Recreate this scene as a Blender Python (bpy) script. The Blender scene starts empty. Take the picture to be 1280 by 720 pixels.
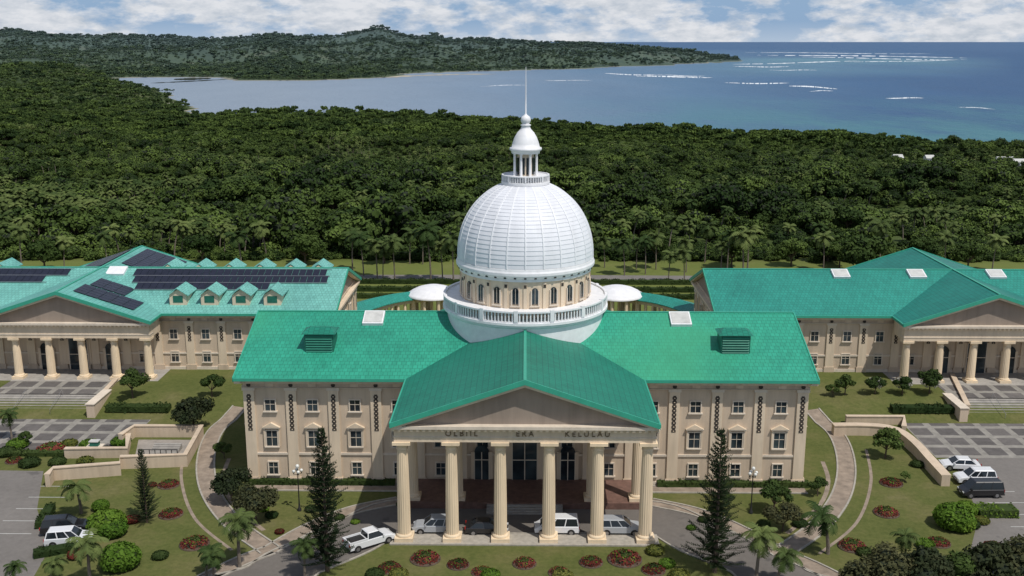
import bpy, math, random
import numpy as np
from mathutils import Vector, Matrix
rnd=random.Random(7); rng=np.random.default_rng(5)
scene=bpy.context.scene
# ------------------------------------------------------------------ survey
F=1300.0; TH=math.atan(308/F); CT,ST=math.cos(TH),math.sin(TH); H=50.5
def G(u,v,z=0.0):
    h=H-z; k=(v-52)*CT/F; Z=h/k
    return ((u-657)*Z/F,(Z-h*ST)/CT)
# ------------------------------------------------------------------ materials
MATS={}
def nodes(name):
    m=bpy.data.materials.new(name); m.use_nodes=True; nt=m.node_tree; nt.nodes.clear()
    out=nt.nodes.new('ShaderNodeOutputMaterial'); b=nt.nodes.new('ShaderNodeBsdfPrincipled')
    nt.links.new(b.outputs[0],out.inputs[0]); MATS[name]=m
    return m,nt,b,out
def pos(nt,sc=(1,1,1)):
    g=nt.nodes.new('ShaderNodeNewGeometry'); mp=nt.nodes.new('ShaderNodeMapping'); mp.inputs['Scale'].default_value=sc
    nt.links.new(g.outputs['Position'],mp.inputs['Vector']); return mp.outputs[0]
def noise(nt,vec,scale,detail=4,rough=.55):
    n=nt.nodes.new('ShaderNodeTexNoise'); n.inputs['Scale'].default_value=scale; n.inputs['Detail'].default_value=detail
    n.inputs['Roughness'].default_value=rough; nt.links.new(vec,n.inputs['Vector']); return n.outputs['Fac']
def ramp(nt,fac,stops):
    r=nt.nodes.new('ShaderNodeValToRGB'); e=r.color_ramp.elements
    while len(e)<len(stops): e.new(.5)
    for i,(p,c) in enumerate(stops):
        e[i].position=p; e[i].color=(c[0],c[1],c[2],1) if isinstance(c,tuple) else (c,c,c,1)
    nt.links.new(fac,r.inputs[0]); return r.outputs[0]
def mix(nt,fac,a,b,mode='MIX'):
    n=nt.nodes.new('ShaderNodeMixRGB'); n.blend_type=mode
    for i,s in enumerate((fac,a,b)):
        if isinstance(s,(int,float)): n.inputs[i].default_value=s
        elif isinstance(s,tuple): n.inputs[i].default_value=(s[0],s[1],s[2],1)
        else: nt.links.new(s,n.inputs[i])
    return n.outputs[0]
def mth(nt,op,a,b=0.0,clamp=False):
    n=nt.nodes.new('ShaderNodeMath'); n.operation=op; n.use_clamp=clamp
    for i,s in enumerate((a,b)):
        if isinstance(s,(int,float)): n.inputs[i].default_value=s
        else: nt.links.new(s,n.inputs[i])
    return n.outputs[0]
def bump(nt,b,h,st=.3,dist=.1):
    n=nt.nodes.new('ShaderNodeBump'); n.inputs['Strength'].default_value=st; n.inputs['Distance'].default_value=dist
    nt.links.new(h,n.inputs['Height']); nt.links.new(n.outputs[0],b.inputs['Normal'])
def mrange(nt,src,a,b_,c=0.0,d=1.0):
    n=nt.nodes.new('ShaderNodeMapRange'); 
    for i,q in enumerate((a,b_,c,d)): n.inputs[i+1].default_value=q
    nt.links.new(src,n.inputs[0]); return n.outputs[0]
def sepos(nt):
    g=nt.nodes.new('ShaderNodeNewGeometry'); s=nt.nodes.new('ShaderNodeSeparateXYZ'); nt.links.new(g.outputs['Position'],s.inputs[0]); return s.outputs
def sc(c,k): return tuple(min(1,x*k) for x in c)
def simple(name,c,rough=.7,var=.15,scale=1.0,metal=0,bmp=0,stretch=(1,1,1),spec=.5):
    m,nt,b,o=nodes(name); v=pos(nt,stretch)
    n=noise(nt,v,scale,6,.6)
    col=ramp(nt,n,[(.3,sc(c,1-var)),(.7,sc(c,1+var))]); nt.links.new(col,b.inputs['Base Color'])
    b.inputs['Roughness'].default_value=rough; b.inputs['Metallic'].default_value=metal
    b.inputs['Specular IOR Level'].default_value=spec
    if bmp: bump(nt,b,n,bmp)
    return m
def wall_mat(name,c):
    m,nt,b,o=nodes(name)
    a=noise(nt,pos(nt,(1,1,.12)),1.3,6,.65); l=noise(nt,pos(nt),.15,3)
    c1=ramp(nt,a,[(.3,sc(c,.76)),(.6,c),(.8,sc(c,1.08))])
    c2=mix(nt,.35,c1,ramp(nt,l,[(.35,sc(c,.75)),(.65,sc(c,1.1))]))
    nt.links.new(c2,b.inputs['Base Color']); b.inputs['Roughness'].default_value=.85; b.inputs['Specular IOR Level'].default_value=.2
wall_mat('stucco',(.62,.50,.375)); wall_mat('stucco_light',(.74,.61,.455)); wall_mat('tympanum_shaded',(.33,.27,.22))  # tympanum: stucco darkened to paint in the shade under the roof overhang
wall_mat('column_stucco',(.82,.66,.46))
wall_mat('trim',(.70,.61,.50)); simple('white_paint',(.78,.78,.79),.5,.08,1.2)
simple('dark_carving',(.05,.04,.032),.8,.6,6)
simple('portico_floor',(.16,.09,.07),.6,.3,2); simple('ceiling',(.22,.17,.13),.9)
simple('concrete',(.30,.27,.235),.9,.2,.8); simple('kerb_stone',(.36,.33,.28),.9,.2,2)
simple('path_paving',(.27,.215,.165),.9,.3,.9); simple('step_stone',(.33,.31,.28),.9,.2,1)
def worn(name,c,dark):
    m,nt,b,o=nodes(name); a=noise(nt,pos(nt),.12,6,.65); d=noise(nt,pos(nt),1.6,5,.7); k=noise(nt,pos(nt,(1,1,1)),.35,3,.5)
    x=mix(nt,.5,ramp(nt,a,[(.3,sc(c,.72)),(.7,sc(c,1.2))]),ramp(nt,d,[(.3,sc(c,.75)),(.7,sc(c,1.2))]))
    x=mix(nt,ramp(nt,k,[(.64,0.),(.70,.6)]),x,dark); nt.links.new(x,b.inputs['Base Color']); b.inputs['Roughness'].default_value=.9
worn('asphalt',(.145,.13,.115),(.06,.055,.05)); worn('parking_asphalt',(.18,.165,.15),(.08,.075,.07))
simple('line_paint',(.5,.5,.47),.8); simple('black_metal',(.02,.02,.02),.5); simple('lamp_glass',(.7,.7,.65),.3)
simple('bark',(.09,.065,.045),.95,.4,3); simple('palm_bark',(.17,.14,.11),.95,.3,3)
simple('tyre',(.015,.015,.015),.9); simple('rim',(.35,.35,.36),.35,.05,1,.8)
simple('chrome',(.5,.5,.5),.3,.05,1,.8); simple('headlight',(.6,.6,.6),.15); simple('taillight',(.35,.02,.015),.3)
simple('solar_cell',(.014,.016,.03),.3,.3,1); simple('skylight_panel',(.55,.55,.52),.4)
simple('sand',(.42,.38,.30),.95,.15,.01); simple('foam',(.72,.76,.79),.9,.2,.01)
simple('letter_bronze',(.16,.11,.06),.5)
def paint(name,c):
    m,nt,b,o=nodes(name); b.inputs['Base Color'].default_value=(*c,1); b.inputs['Roughness'].default_value=.28
    b.inputs['Coat Weight'].default_value=.5
paint('paint_white',(.72,.73,.74)); paint('paint_black',(.012,.012,.014)); paint('paint_silver',(.36,.38,.40))
m,nt,b,o=nodes('car_glass'); b.inputs['Base Color'].default_value=(.015,.02,.025,1); b.inputs['Roughness'].default_value=.06
m,nt,b,o=nodes('window_glass')
n=noise(nt,pos(nt,(1,1,1)),.35,2); nt.links.new(ramp(nt,n,[(.35,(.012,.018,.024)),(.7,(.06,.085,.095))]),b.inputs['Base Color']); b.inputs['Roughness'].default_value=.08
def roof_mat(name,c,axis,rough=.5,warm=None):
    m,nt,b,o=nodes(name); s=sepos(nt)
    cm=nt.nodes.new('ShaderNodeCombineXYZ')
    nt.links.new(s[0 if axis=='x' else 1],cm.inputs[0]); nt.links.new(s[1 if axis=='x' else 0],cm.inputs[1])
    br=nt.nodes.new('ShaderNodeTexBrick'); br.inputs['Scale'].default_value=1; br.inputs['Brick Width'].default_value=.55; br.inputs['Row Height'].default_value=.62
    br.inputs['Mortar Size'].default_value=.035; br.inputs['Mortar Smooth'].default_value=.4; br.offset=.5
    br.inputs['Color1'].default_value=(*c,1); br.inputs['Color2'].default_value=(*sc(c,.84),1); br.inputs['Mortar'].default_value=(*sc(c,.5),1)
    nt.links.new(cm.outputs[0],br.inputs['Vector'])
    l=noise(nt,pos(nt),.10,6,.65); l2=noise(nt,pos(nt,(2.2,.5,1) if axis=='x' else (.5,2.2,1)),.9,5,.7); l3=noise(nt,pos(nt),.045,3,.5)
    c1=mix(nt,.8,br.outputs[0],ramp(nt,l,[(.3,(.62,.68,.70)),(.5,(.92,.95,.95)),(.7,(1.0,1.0,1.0))]),'MULTIPLY')
    c2=mix(nt,.6,c1,ramp(nt,l2,[(.3,(.66,.70,.70)),(.6,(1.,1.,1.))]),'MULTIPLY')
    if warm: c2=mix(nt,ramp(nt,l3,[(.45,0.),(.65,.5)]),c2,warm)
    nt.links.new(c2,b.inputs['Base Color']); b.inputs['Roughness'].default_value=rough; b.inputs['Specular IOR Level'].default_value=.4
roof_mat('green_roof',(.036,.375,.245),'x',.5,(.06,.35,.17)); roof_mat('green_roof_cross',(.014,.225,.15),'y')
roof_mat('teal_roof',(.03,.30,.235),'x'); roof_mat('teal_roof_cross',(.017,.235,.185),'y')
roof_mat('pale_roof',(.20,.53,.46),'x'); roof_mat('pale_roof_cross',(.17,.49,.425),'y')  # left roof's sky reflection is painted in as a paler base colour
simple('roof_trim_green',(.04,.34,.23),.45,.1,1)
simple('louvre_green',(.012,.13,.09),.6,.2,2); simple('louvre_slat',(.02,.19,.13),.5)
simple('dome_metal',(.74,.755,.79),.5,.08,.5,0,0,(1,1,.3),.3); simple('dome_rib',(.80,.81,.83),.5,.05)
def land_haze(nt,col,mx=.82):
    s=sepos(nt); return mix(nt,mrange(nt,s[1],1300,8200,0,mx),col,(.095,.14,.155))  # distance haze painted into the base colour, growing with world Y
def foliage(name,dk,lt,scale=.35,haze=False,trans=.18):
    m,nt,b,o=nodes(name); oi=nt.nodes.new('ShaderNodeObjectInfo')
    n=noise(nt,pos(nt),scale,2); big=noise(nt,pos(nt),.010,2)  # big: broad tone variety, also painting cloud shadows into the forest colour
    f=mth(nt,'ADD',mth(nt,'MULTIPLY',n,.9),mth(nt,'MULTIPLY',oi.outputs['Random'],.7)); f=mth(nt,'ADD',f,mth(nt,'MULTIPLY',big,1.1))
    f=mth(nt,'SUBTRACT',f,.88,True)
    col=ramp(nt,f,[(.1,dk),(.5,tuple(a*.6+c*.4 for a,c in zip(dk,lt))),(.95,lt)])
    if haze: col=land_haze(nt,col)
    nt.links.new(col,b.inputs['Base Color']); b.inputs['Roughness'].default_value=.75; b.inputs['Specular IOR Level'].default_value=.12
    if trans:
        t=nt.nodes.new('ShaderNodeBsdfTranslucent'); nt.links.new(col,t.inputs[0]); ms=nt.nodes.new('ShaderNodeMixShader'); ms.inputs[0].default_value=trans
        nt.links.new(b.outputs[0],ms.inputs[1]); nt.links.new(t.outputs[0],ms.inputs[2]); nt.links.new(ms.outputs[0],o.inputs[0])
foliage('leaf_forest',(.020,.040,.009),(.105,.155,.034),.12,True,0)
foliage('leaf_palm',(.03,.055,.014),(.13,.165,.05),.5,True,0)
foliage('leaf_garden',(.03,.055,.014),(.11,.16,.04),1.2); foliage('leaf_bright',(.06,.13,.015),(.15,.24,.03),1.5)
foliage('leaf_pine',(.016,.032,.015),(.055,.078,.034),1.0); foliage('leaf_hedge',(.022,.042,.012),(.065,.095,.026),1.2)
foliage('leaf_dark',(.022,.034,.014),(.095,.095,.042),1.0)
foliage('leaf_red',(.09,.015,.012),(.22,.055,.04),2.0); foliage('flower_white',(.3,.3,.26),(.7,.68,.62),2.0)
foliage('leaf_yellow',(.09,.11,.02),(.20,.20,.05),1.5)
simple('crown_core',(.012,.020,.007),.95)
# terrain
m,nt,b,o=nodes('terrain_mat'); s=sepos(nt)
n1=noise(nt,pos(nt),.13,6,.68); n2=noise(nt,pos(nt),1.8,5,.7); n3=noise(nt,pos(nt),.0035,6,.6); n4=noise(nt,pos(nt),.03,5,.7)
lawn=mix(nt,.5,ramp(nt,n1,[(.3,(.065,.085,.022)),(.48,(.105,.118,.036)),(.60,(.15,.138,.056)),(.72,(.21,.175,.095))]),ramp(nt,n2,[(.3,(.052,.072,.018)),(.7,(.15,.155,.052))]))
lawn2=mix(nt,mrange(nt,s[1],140,200),lawn,mix(nt,.5,(.16,.20,.05),lawn))
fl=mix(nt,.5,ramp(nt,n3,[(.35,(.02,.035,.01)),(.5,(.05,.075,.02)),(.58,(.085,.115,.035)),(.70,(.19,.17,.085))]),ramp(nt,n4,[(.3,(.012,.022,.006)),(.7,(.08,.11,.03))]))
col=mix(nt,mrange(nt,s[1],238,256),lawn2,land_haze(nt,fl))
col=mix(nt,mrange(nt,s[2],-59.25,-58.6),(.26,.25,.20),col)
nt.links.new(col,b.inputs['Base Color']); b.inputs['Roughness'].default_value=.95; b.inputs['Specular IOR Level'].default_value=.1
bump(nt,b,n2,.4,.06)
# sea
m,nt,b,o=nodes('sea_water'); s=sepos(nt)
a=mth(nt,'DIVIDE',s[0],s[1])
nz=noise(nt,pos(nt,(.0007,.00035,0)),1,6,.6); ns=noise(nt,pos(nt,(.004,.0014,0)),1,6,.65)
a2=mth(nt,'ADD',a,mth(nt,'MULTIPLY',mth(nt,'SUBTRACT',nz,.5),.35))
base=ramp(nt,mrange(nt,a2,-.25,.42),[(0,(.25,.31,.38)),(.35,(.17,.25,.35)),(.6,(.08,.17,.28)),(.85,(.03,.105,.225)),(1,(.02,.085,.20))])  # pale bay tones paint glancing cloud reflection into the water colour
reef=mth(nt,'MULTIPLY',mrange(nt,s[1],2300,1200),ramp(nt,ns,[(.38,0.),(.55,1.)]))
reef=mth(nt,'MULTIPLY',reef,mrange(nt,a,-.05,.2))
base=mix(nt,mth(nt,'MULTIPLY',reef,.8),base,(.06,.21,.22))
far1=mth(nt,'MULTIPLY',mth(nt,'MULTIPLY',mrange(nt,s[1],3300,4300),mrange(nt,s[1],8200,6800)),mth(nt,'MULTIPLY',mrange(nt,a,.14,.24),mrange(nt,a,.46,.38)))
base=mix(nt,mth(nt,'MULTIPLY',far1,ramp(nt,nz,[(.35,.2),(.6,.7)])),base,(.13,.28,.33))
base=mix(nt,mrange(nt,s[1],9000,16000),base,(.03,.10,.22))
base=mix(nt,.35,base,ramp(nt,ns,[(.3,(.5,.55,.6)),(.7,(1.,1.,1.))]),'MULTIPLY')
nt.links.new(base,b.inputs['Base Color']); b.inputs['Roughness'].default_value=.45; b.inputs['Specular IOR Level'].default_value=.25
wv=noise(nt,pos(nt,(.05,.03,0)),1,5,.7); bump(nt,b,wv,.6,6)
# checkered plaza
m,nt,b,o=nodes('plaza_tiles')
ch=nt.nodes.new('ShaderNodeTexBrick'); ch.offset=0; ch.inputs['Scale'].default_value=1; ch.inputs['Brick Width'].default_value=3.4; ch.inputs['Row Height'].default_value=3.4
ch.inputs['Mortar Size'].default_value=.45; ch.inputs['Mortar Smooth'].default_value=0
ch.inputs['Color1'].default_value=(.115,.105,.10,1); ch.inputs['Color2'].default_value=(.17,.155,.145,1); ch.inputs['Mortar'].default_value=(.32,.30,.265,1)
nt.links.new(pos(nt),ch.inputs['Vector'])
pn=noise(nt,pos(nt),.8,6,.7); nt.links.new(mix(nt,.8,ch.outputs[0],ramp(nt,pn,[(.3,(.5,.5,.5)),(.7,(1.,1.,1.))]),'MULTIPLY'),b.inputs['Base Color']); b.inputs['Roughness'].default_value=.9
# ------------------------------------------------------------------ mesh builder
class MB:
    def __init__(s): s.v=[];s.f=[];s.m=[];s.s=[]
    def add(s,vs,fs,m,T=None,sm=False):
        o=len(s.v)
        if T is not None: vs=[tuple(T@Vector(p)) for p in vs]
        s.v+=vs; s.f+=[tuple(i+o for i in f) for f in fs]; s.m+=[m]*len(fs); s.s+=[sm]*len(fs)
    def hexa(s,b4,t4,m,T=None):
        s.add(list(b4)+list(t4),[(3,2,1,0),(4,5,6,7),(0,1,5,4),(1,2,6,5),(2,3,7,6),(3,0,4,7)],m,T)
    def box(s,x0,x1,y0,y1,z0,z1,m,T=None):
        s.hexa([(x0,y0,z0),(x1,y0,z0),(x1,y1,z0),(x0,y1,z0)],[(x0,y0,z1),(x1,y0,z1),(x1,y1,z1),(x0,y1,z1)],m,T)
    def ext(s,poly,vec,m,T=None):
        n=len(poly); q=[tuple(a+b for a,b in zip(p,vec)) for p in poly]
        s.add(list(poly)+q,[tuple(range(n-1,-1,-1)),tuple(range(n,2*n))]+[(i,(i+1)%n,(i+1)%n+n,i+n) for i in range(n)],m,T)
    def lathe(s,cx,cy,prof,n,m,T=None,sm=True,flute=0):
        vs=[];fs=[]
        for r,z in prof:
            for i in range(n):
                a=2*math.pi*i/n; rr=r*(1-flute*(i%2)); vs.append((cx+rr*math.cos(a),cy+rr*math.sin(a),z))
        for j in range(len(prof)-1):
            for i in range(n):
                fs.append((j*n+i,j*n+(i+1)%n,(j+1)*n+(i+1)%n,(j+1)*n+i))
        s.add(vs,fs,m,T,sm)
        s.add(vs[-n:],[tuple(range(n))],m,T); 
    def tube(s,p0,p1,r0,r1,n,m,T=None):
        p0=Vector(p0);p1=Vector(p1);d=(p1-p0).normalized(); a=d.orthogonal().normalized(); b=d.cross(a)
        vs=[tuple(p+(a*math.cos(2*math.pi*i/n)+b*math.sin(2*math.pi*i/n))*r) for p,r in((p0,r0),(p1,r1)) for i in range(n)]
        s.add(vs,[(i,(i+1)%n,(i+1)%n+n,i+n) for i in range(n)]+[tuple(range(n,2*n)),tuple(range(n-1,-1,-1))],m,T,False)
    def leaves(s,V,m):
        o=len(s.v); n=len(V); s.v+=[tuple(p) for p in V.reshape(-1,3).tolist()]
        s.f+=[(o+4*i,o+4*i+1,o+4*i+2,o+4*i+3) for i in range(n)]; s.m+=[m]*n; s.s+=[False]*n
    def mesh(s,name):
        me=bpy.data.meshes.new(name); me.from_pydata(s.v,[],s.f); names=list(dict.fromkeys(s.m))
        for n in names: me.materials.append(MATS[n])
        ix={n:i for i,n in enumerate(names)}
        me.polygons.foreach_set('material_index',[ix[a] for a in s.m]); me.polygons.foreach_set('use_smooth',s.s); me.update(); return me
    def obj(s,name,parent=None,loc=None,rot=0):
        return mkobj(name,s.mesh(name),parent,loc,rot)
def mkobj(name,me,parent=None,loc=None,rot=0,scale=1):
    ob=bpy.data.objects.new(name,me); scene.collection.objects.link(ob)
    if parent: ob.parent=parent
    if loc: ob.location=loc
    ob.rotation_euler=(0,0,rot)
    ob.scale=(scale,)*3 if isinstance(scale,(int,float)) else scale
    return ob
def empty(name,loc=(0,0,0)):
    e=bpy.data.objects.new(name,None); scene.collection.objects.link(e); e.location=loc; return e
def leafq(c,r,n,size,shell=.75,up=0.0,asp=1.6,rg=rng):
    d=rg.normal(size=(n,3)); d/=np.linalg.norm(d,axis=1)[:,None]
    rr=shell+(1.08-shell)*rg.random((n,1)); P=np.array(c)+d*rr*np.array(r)
    nn=d+.55*rg.normal(size=(n,3)); nn[:,2]+=up; nn/=np.linalg.norm(nn,axis=1)[:,None]
    t=np.cross(nn,rg.normal(size=(n,3))); t/=np.linalg.norm(t,axis=1)[:,None]; b=np.cross(nn,t)
    sz=size*(.6+.8*rg.random((n,1)))
    return np.stack([P-t*sz*asp/2,P-b*sz/2,P+t*sz*asp/2,P+b*sz/2],axis=1)
# ------------------------------------------------------------------ terrain
TB=rng.random((256,256))
def vn(x,y):
    xi=np.floor(x).astype(int);yi=np.floor(y).astype(int);fx=x-xi;fy=y-yi;fx=fx*fx*(3-2*fx);fy=fy*fy*(3-2*fy)
    g=lambda a,b:TB[a%256,b%256]
    return (g(xi,yi)*(1-fx)+g(xi+1,yi)*fx)*(1-fy)+(g(xi,yi+1)*(1-fx)+g(xi+1,yi+1)*fx)*fy-.5
def fbm(x,y,o=4):
    r=0;a=1
    for i in range(o): r=r+a*vn(x+i*37.2,y+i*11.7);x=x*2.03;y=y*2.03;a*=.5
    return r
cp=[(1500,205),(1350,188),(1280,178),(1200,172),(1150,165),(1100,162),(1040,156),(1000,157),(900,154),(850,150),(800,150),(700,144),(650,142),(600,138),(500,134),(430,131),(400,132),(300,134),(238,137),(226,127),(205,119),(190,114),(150,107),(118,98),(150,95),(280,96),(300,99),(400,99),(470,96),(500,91),(560,89),(640,87),(700,86),(760,83),(860,79),(915,76),(912,72),(880,70),(700,69),(300,69),(-300,69)]
COAST=np.array([G(u,v,-47 if v>99 else -56) for u,v in cp]+[(-9500,9300),(-9500,-500),(9500,-500),(9500,400),(1200,650)])
def landdist(x,y):
    ins=np.zeros(x.shape,bool); dm=np.full(x.shape,1e9); n=len(COAST)
    for i in range(n):
        ax,ay=COAST[i];bx,by=COAST[(i+1)%n]
        c=((ay>y)!=(by>y)); 
        with np.errstate(divide='ignore',invalid='ignore'): xi=(bx-ax)*(y-ay)/((by-ay) if by!=ay else 1e-9)+ax
        ins^=(c&(x<xi))
        L=(bx-ax)**2+(by-ay)**2; t=np.clip(((x-ax)*(bx-ax)+(y-ay)*(by-ay))/L,0,1)
        dm=np.minimum(dm,np.hypot(x-ax-t*(bx-ax),y-ay-t*(by-ay)))
    return np.where(ins,dm,-dm)
pu=[-300,0,30,60,100,150,200,250,300,350,380,430,455,478,500,520,545,560,600,650,700,760,800,850,900,960]
pv=[40,39,37,42,46,44,47,46,48,43,46,46,41,34,42,47,43,48,49,51,53,58,61,65,68,69]
PA=[(u-657)/F for u in pu]; PZ=[50.5+(52-v)*5.54 for v in pv]
def hgt(x,y):
    x=np.asarray(x,float);y=np.asarray(y,float)
    near=np.interp(y,[0,242,300,500,700,900,1400,2200,3500],[0,0,-6,-25,-41,-50,-54,-53,-52])
    near=near+fbm(x/170+3,y/170,4)*np.interp(y,[240,450,800,1200],[0,18,12,5])+fbm(x/60,y/75+8,3)*np.interp(y,[240,400,900,1300],[0,9,9,3])
    near=near+52*np.exp(-((x+1020)/420)**2-((y-2250)/550)**2)+22*np.exp(-((x+440)/130)**2-((y-820)/200)**2)
    a=x/np.maximum(y,1); zc=np.interp(a,PA,PZ)
    t=np.clip((y-3700)/3700,0,1)
    rid=1-np.abs(fbm(x/700+9,y/800+4,5))*2.2
    far=-55+(zc+50)*t**1.3*np.where(y>7450,np.clip((8400-y)/900,0,1)**.7,1)+(rid-.55)*np.interp(y,[3500,4800,6500,7400],[10,85,70,14])
    w=np.clip((y-2900)/900,0,1); z=near*(1-w)+far*w
    D=landdist(x,y)+fbm(x/90,y/90,3)*np.interp(y,[800,3000],[25,90])*(y>500)
    k=np.clip(D/(70+.035*y),0,1); k=k*k*(3-2*k)
    z=np.where(D>0,-59.3+(np.maximum(z,-57)+59.3)*np.maximum(k,.3),-60.5-np.clip(-D*.05,0,6))
    ax=np.abs(x); ter=1.5*np.clip((y-134)/6,0,1)*np.clip((ax-34)/4,0,1)*np.clip((190-y)/10,0,1)
    z=np.where(y<241,0,z)+np.where(y<200,ter,0)
    return z
xs=list(np.arange(0,132,2.0)); st=2.0
while xs[-1]<9400: st*=1.05; xs.append(xs[-1]+st)
xs=np.array([-a for a in xs[:0:-1]]+xs); ys=list(np.arange(40,244,2.0)); st=2.0
while ys[-1]<9200: st*=1.03; ys.append(ys[-1]+st)
ys=np.array(ys); X,Y=np.meshgrid(xs,ys); Zt=hgt(X,Y)
nx,ny=len(xs),len(ys)
V=np.stack([X,Y,Zt],-1).reshape(-1,3)
idx=np.arange(nx*ny).reshape(ny,nx); Fq=np.stack([idx[:-1,:-1],idx[:-1,1:],idx[1:,1:],idx[1:,:-1]],-1).reshape(-1,4)
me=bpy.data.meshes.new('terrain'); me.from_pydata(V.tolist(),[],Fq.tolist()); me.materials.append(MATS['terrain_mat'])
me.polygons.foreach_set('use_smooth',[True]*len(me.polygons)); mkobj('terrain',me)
b=MB(); S=300000; b.add([(-S,-2000,-60),(S,-2000,-60),(S,S,-60),(-S,S,-60)],[(0,1,2,3)],'sea_water'); sea=b.obj('sea')
b=MB()
def surf(u0,v0,u1,v1,wpx,m,z,n=60,wig=.5,br=.10):
    L=[];R=[]; ph=rnd.random()*6
    for i in range(n+1):
        t=i/n; u=u0+(u1-u0)*t; v=v0+(v1-v0)*t+wig*math.sin(t*5+ph)+rnd.uniform(-.10,.10)*wig; w=wpx*math.sin(math.pi*min(1,max(0,t*.98+.01)))**.6*rnd.uniform(.35,1.1)
        L.append((*G(u,v-w/2,z),z));R.append((*G(u,v+w/2,z),z))
    b.add(L+R,[(n+1+i,n+2+i,i+1,i) for i in range(n) if rnd.random()>br],m)
for q in [(945,68.5,1205,72.0,1.1),(1000,71.5,1195,74.5,.8),(915,80,1075,76.5,1.0),(1060,78,1205,74,.8),(915,83.5,985,83,1.0),(755,92,830,94,1.3),(795,95.5,890,96.5,1.7),(830,94,880,95,1),(905,103.5,985,104,1.5),(985,107,1045,110.5,1.8),(1105,122,1152,122.5,1.6),(930,66,1160,66.8,.5),(680,100,740,101,.7),(1010,114,1040,113,.9),(600,108,660,106,.6),(1195,133,1240,136,.9),(960,87,1020,88,.6)]: surf(*q,'foam',-59.8)
b.obj('breaking_waves',sea)
b=MB(); surf(375,98,520,94.5,4.0,'sand',-59.5,30,.4,0); surf(505,94.5,620,92.5,1.3,'sand',-59.6,30,.3,0); b.obj('sandbar')
b=MB(); surf(185,104,285,99,1.0,'crown_core',-59.0,20,.1,0); surf(215,99,262,98,2.5,'crown_core',-58.5,20,.1,0); b.obj('causeway')
# ------------------------------------------------------------------ ground surfaces
def zt(x,y): return float(hgt(np.array([x]),np.array([y]))[0])
def smooth_line(pts,n=8):
    out=[]; P=[pts[0]]+list(pts)+[pts[-1]]
    for i in range(1,len(P)-2):
        for j in range(n):
            t=j/n; out.append(tuple(.5*((2*P[i][k])+(-P[i-1][k]+P[i+1][k])*t+(2*P[i-1][k]-5*P[i][k]+4*P[i+1][k]-P[i+2][k])*t*t+(-P[i-1][k]+3*P[i][k]-3*P[i+1][k]+P[i+2][k])*t**3) for k in (0,1)))
    out.append(tuple(pts[-1])); return out
def offs(p,w):
    o=[]
    for i in range(len(p)):
        a=p[max(0,i-1)];c=p[min(len(p)-1,i+1)]; dx,dy=c[0]-a[0],c[1]-a[1]; L=math.hypot(dx,dy) or 1
        o.append((p[i][0]-dy/L*w,p[i][1]+dx/L*w))
    return o
def ribbon(b,p,w,z,m,kerb=True):
    L=offs(p,w/2);R=offs(p,-w/2);n=len(p)
    f=lambda q:(q[0],q[1],z+zt(*q))
    b.add([f(q) for q in L]+[f(q) for q in R],[(n+i,n+i+1,i+1,i) for i in range(n-1)],m)
    if kerb:
        for s in (1,-1):
            A=offs(p,s*w/2);B=offs(p,s*(w/2+.2))
            for i in range(n-1):
                q=[A[i],A[i+1],B[i+1],B[i]]
                b.hexa([(x,y,zt(x,y)-.05) for x,y in q],[(x,y,zt(x,y)+.12) for x,y in q],'kerb_stone')
drive=smooth_line([(-46,82),G(300,738),G(372,703),G(435,677),(-14,105.2),(-6,104.4),(6,104.4),(14,105.2),G(880,674),G(945,700),G(1015,738),(46,82)])
b=MB(); ribbon(b,drive,7.0,.012,'asphalt'); b.obj('driveway')
b=MB()
for P,w in [([(300,517),(270,540),(257,575),(262,615),(290,655),(338,690)],1.9),([(338,690),(385,663),(440,640),(500,627)],1.7),([(338,690),(300,705),(240,735)],1.8),([(307,611),(400,611),(500,611)],1.6),([(286,575),(279,600),(290,630),(330,665)],.5),([(232,560),(226,600),(243,650),(290,690)],.35)]:
    ribbon(b,smooth_line([G(*q) for q in P]),w,.006+.002*len(P),'path_paving',w>1)
    P2=[(1314-u,v) for u,v in P]; ribbon(b,smooth_line([G(*q) for q in P2]),w,.0061+.002*len(P),'path_paving',w>1)
b.obj('garden_path')
def sheet(b,pts,z,m):
    b.add([(x,y,z) for x,y in pts],[tuple(range(len(pts)))],m)
b=MB()
sheet(b,[G(u,v) for u,v in [(-700,585),(52,592),(44,640),(60,690),(20,760),(-500,800)][::-1]],.010,'parking_asphalt')
sheet(b,[G(u,v) for u,v in [(1186,566),(1500,560),(1900,760),(1290,760),(1210,690),(1222,640)][::-1]],.010,'parking_asphalt')
for i in range(5):
    for s in (-1,1):
        x0=s*(52+0.0); y=100+i*3.0
        b.box(min(x0,x0+s*4.5),max(x0,x0+s*4.5),y,y+.1,.012,.018,'line_paint')
b.obj('parking_lot')
b=MB()
for s in(-1,1):
    cx=s*68.3
    sheet(b,[(cx-17,122),(cx+17,122),(cx+17,135),(cx-17,135)],.02,'plaza_tiles')
    sheet(b,[(cx-8,139.9),(cx+8,139.9),(cx+8,146),(cx-8,146)],1.53,'plaza_tiles')
b.obj('plaza')
for s in(-1,1):
    b=MB(); cx=s*68.3
    for i in range(9): b.box(cx-8,cx+8,135+i*.55,140.2,i*.17,(i+1)*.17,'step_stone')
    for t in(-1,1): b.box(cx+t*8.6-.55,cx+t*8.6+.55,134.4,140.5,0,2.0,'stucco'); b.box(cx+t*8.6-.65,cx+t*8.6+.65,134.3,140.6,2.0,2.12,'trim')
    for t in(-2.6,2.6):
        for y,z in((135.2,0),(139.6,1.5)): b.tube((cx+t,y,z),(cx+t,y,z+1),.03,.03,6,'chrome')
        b.tube((cx+t,135.2,1),(cx+t,139.6,2.5),.03,.03,6,'chrome')
    b.obj('entrance_stairs')
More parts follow.
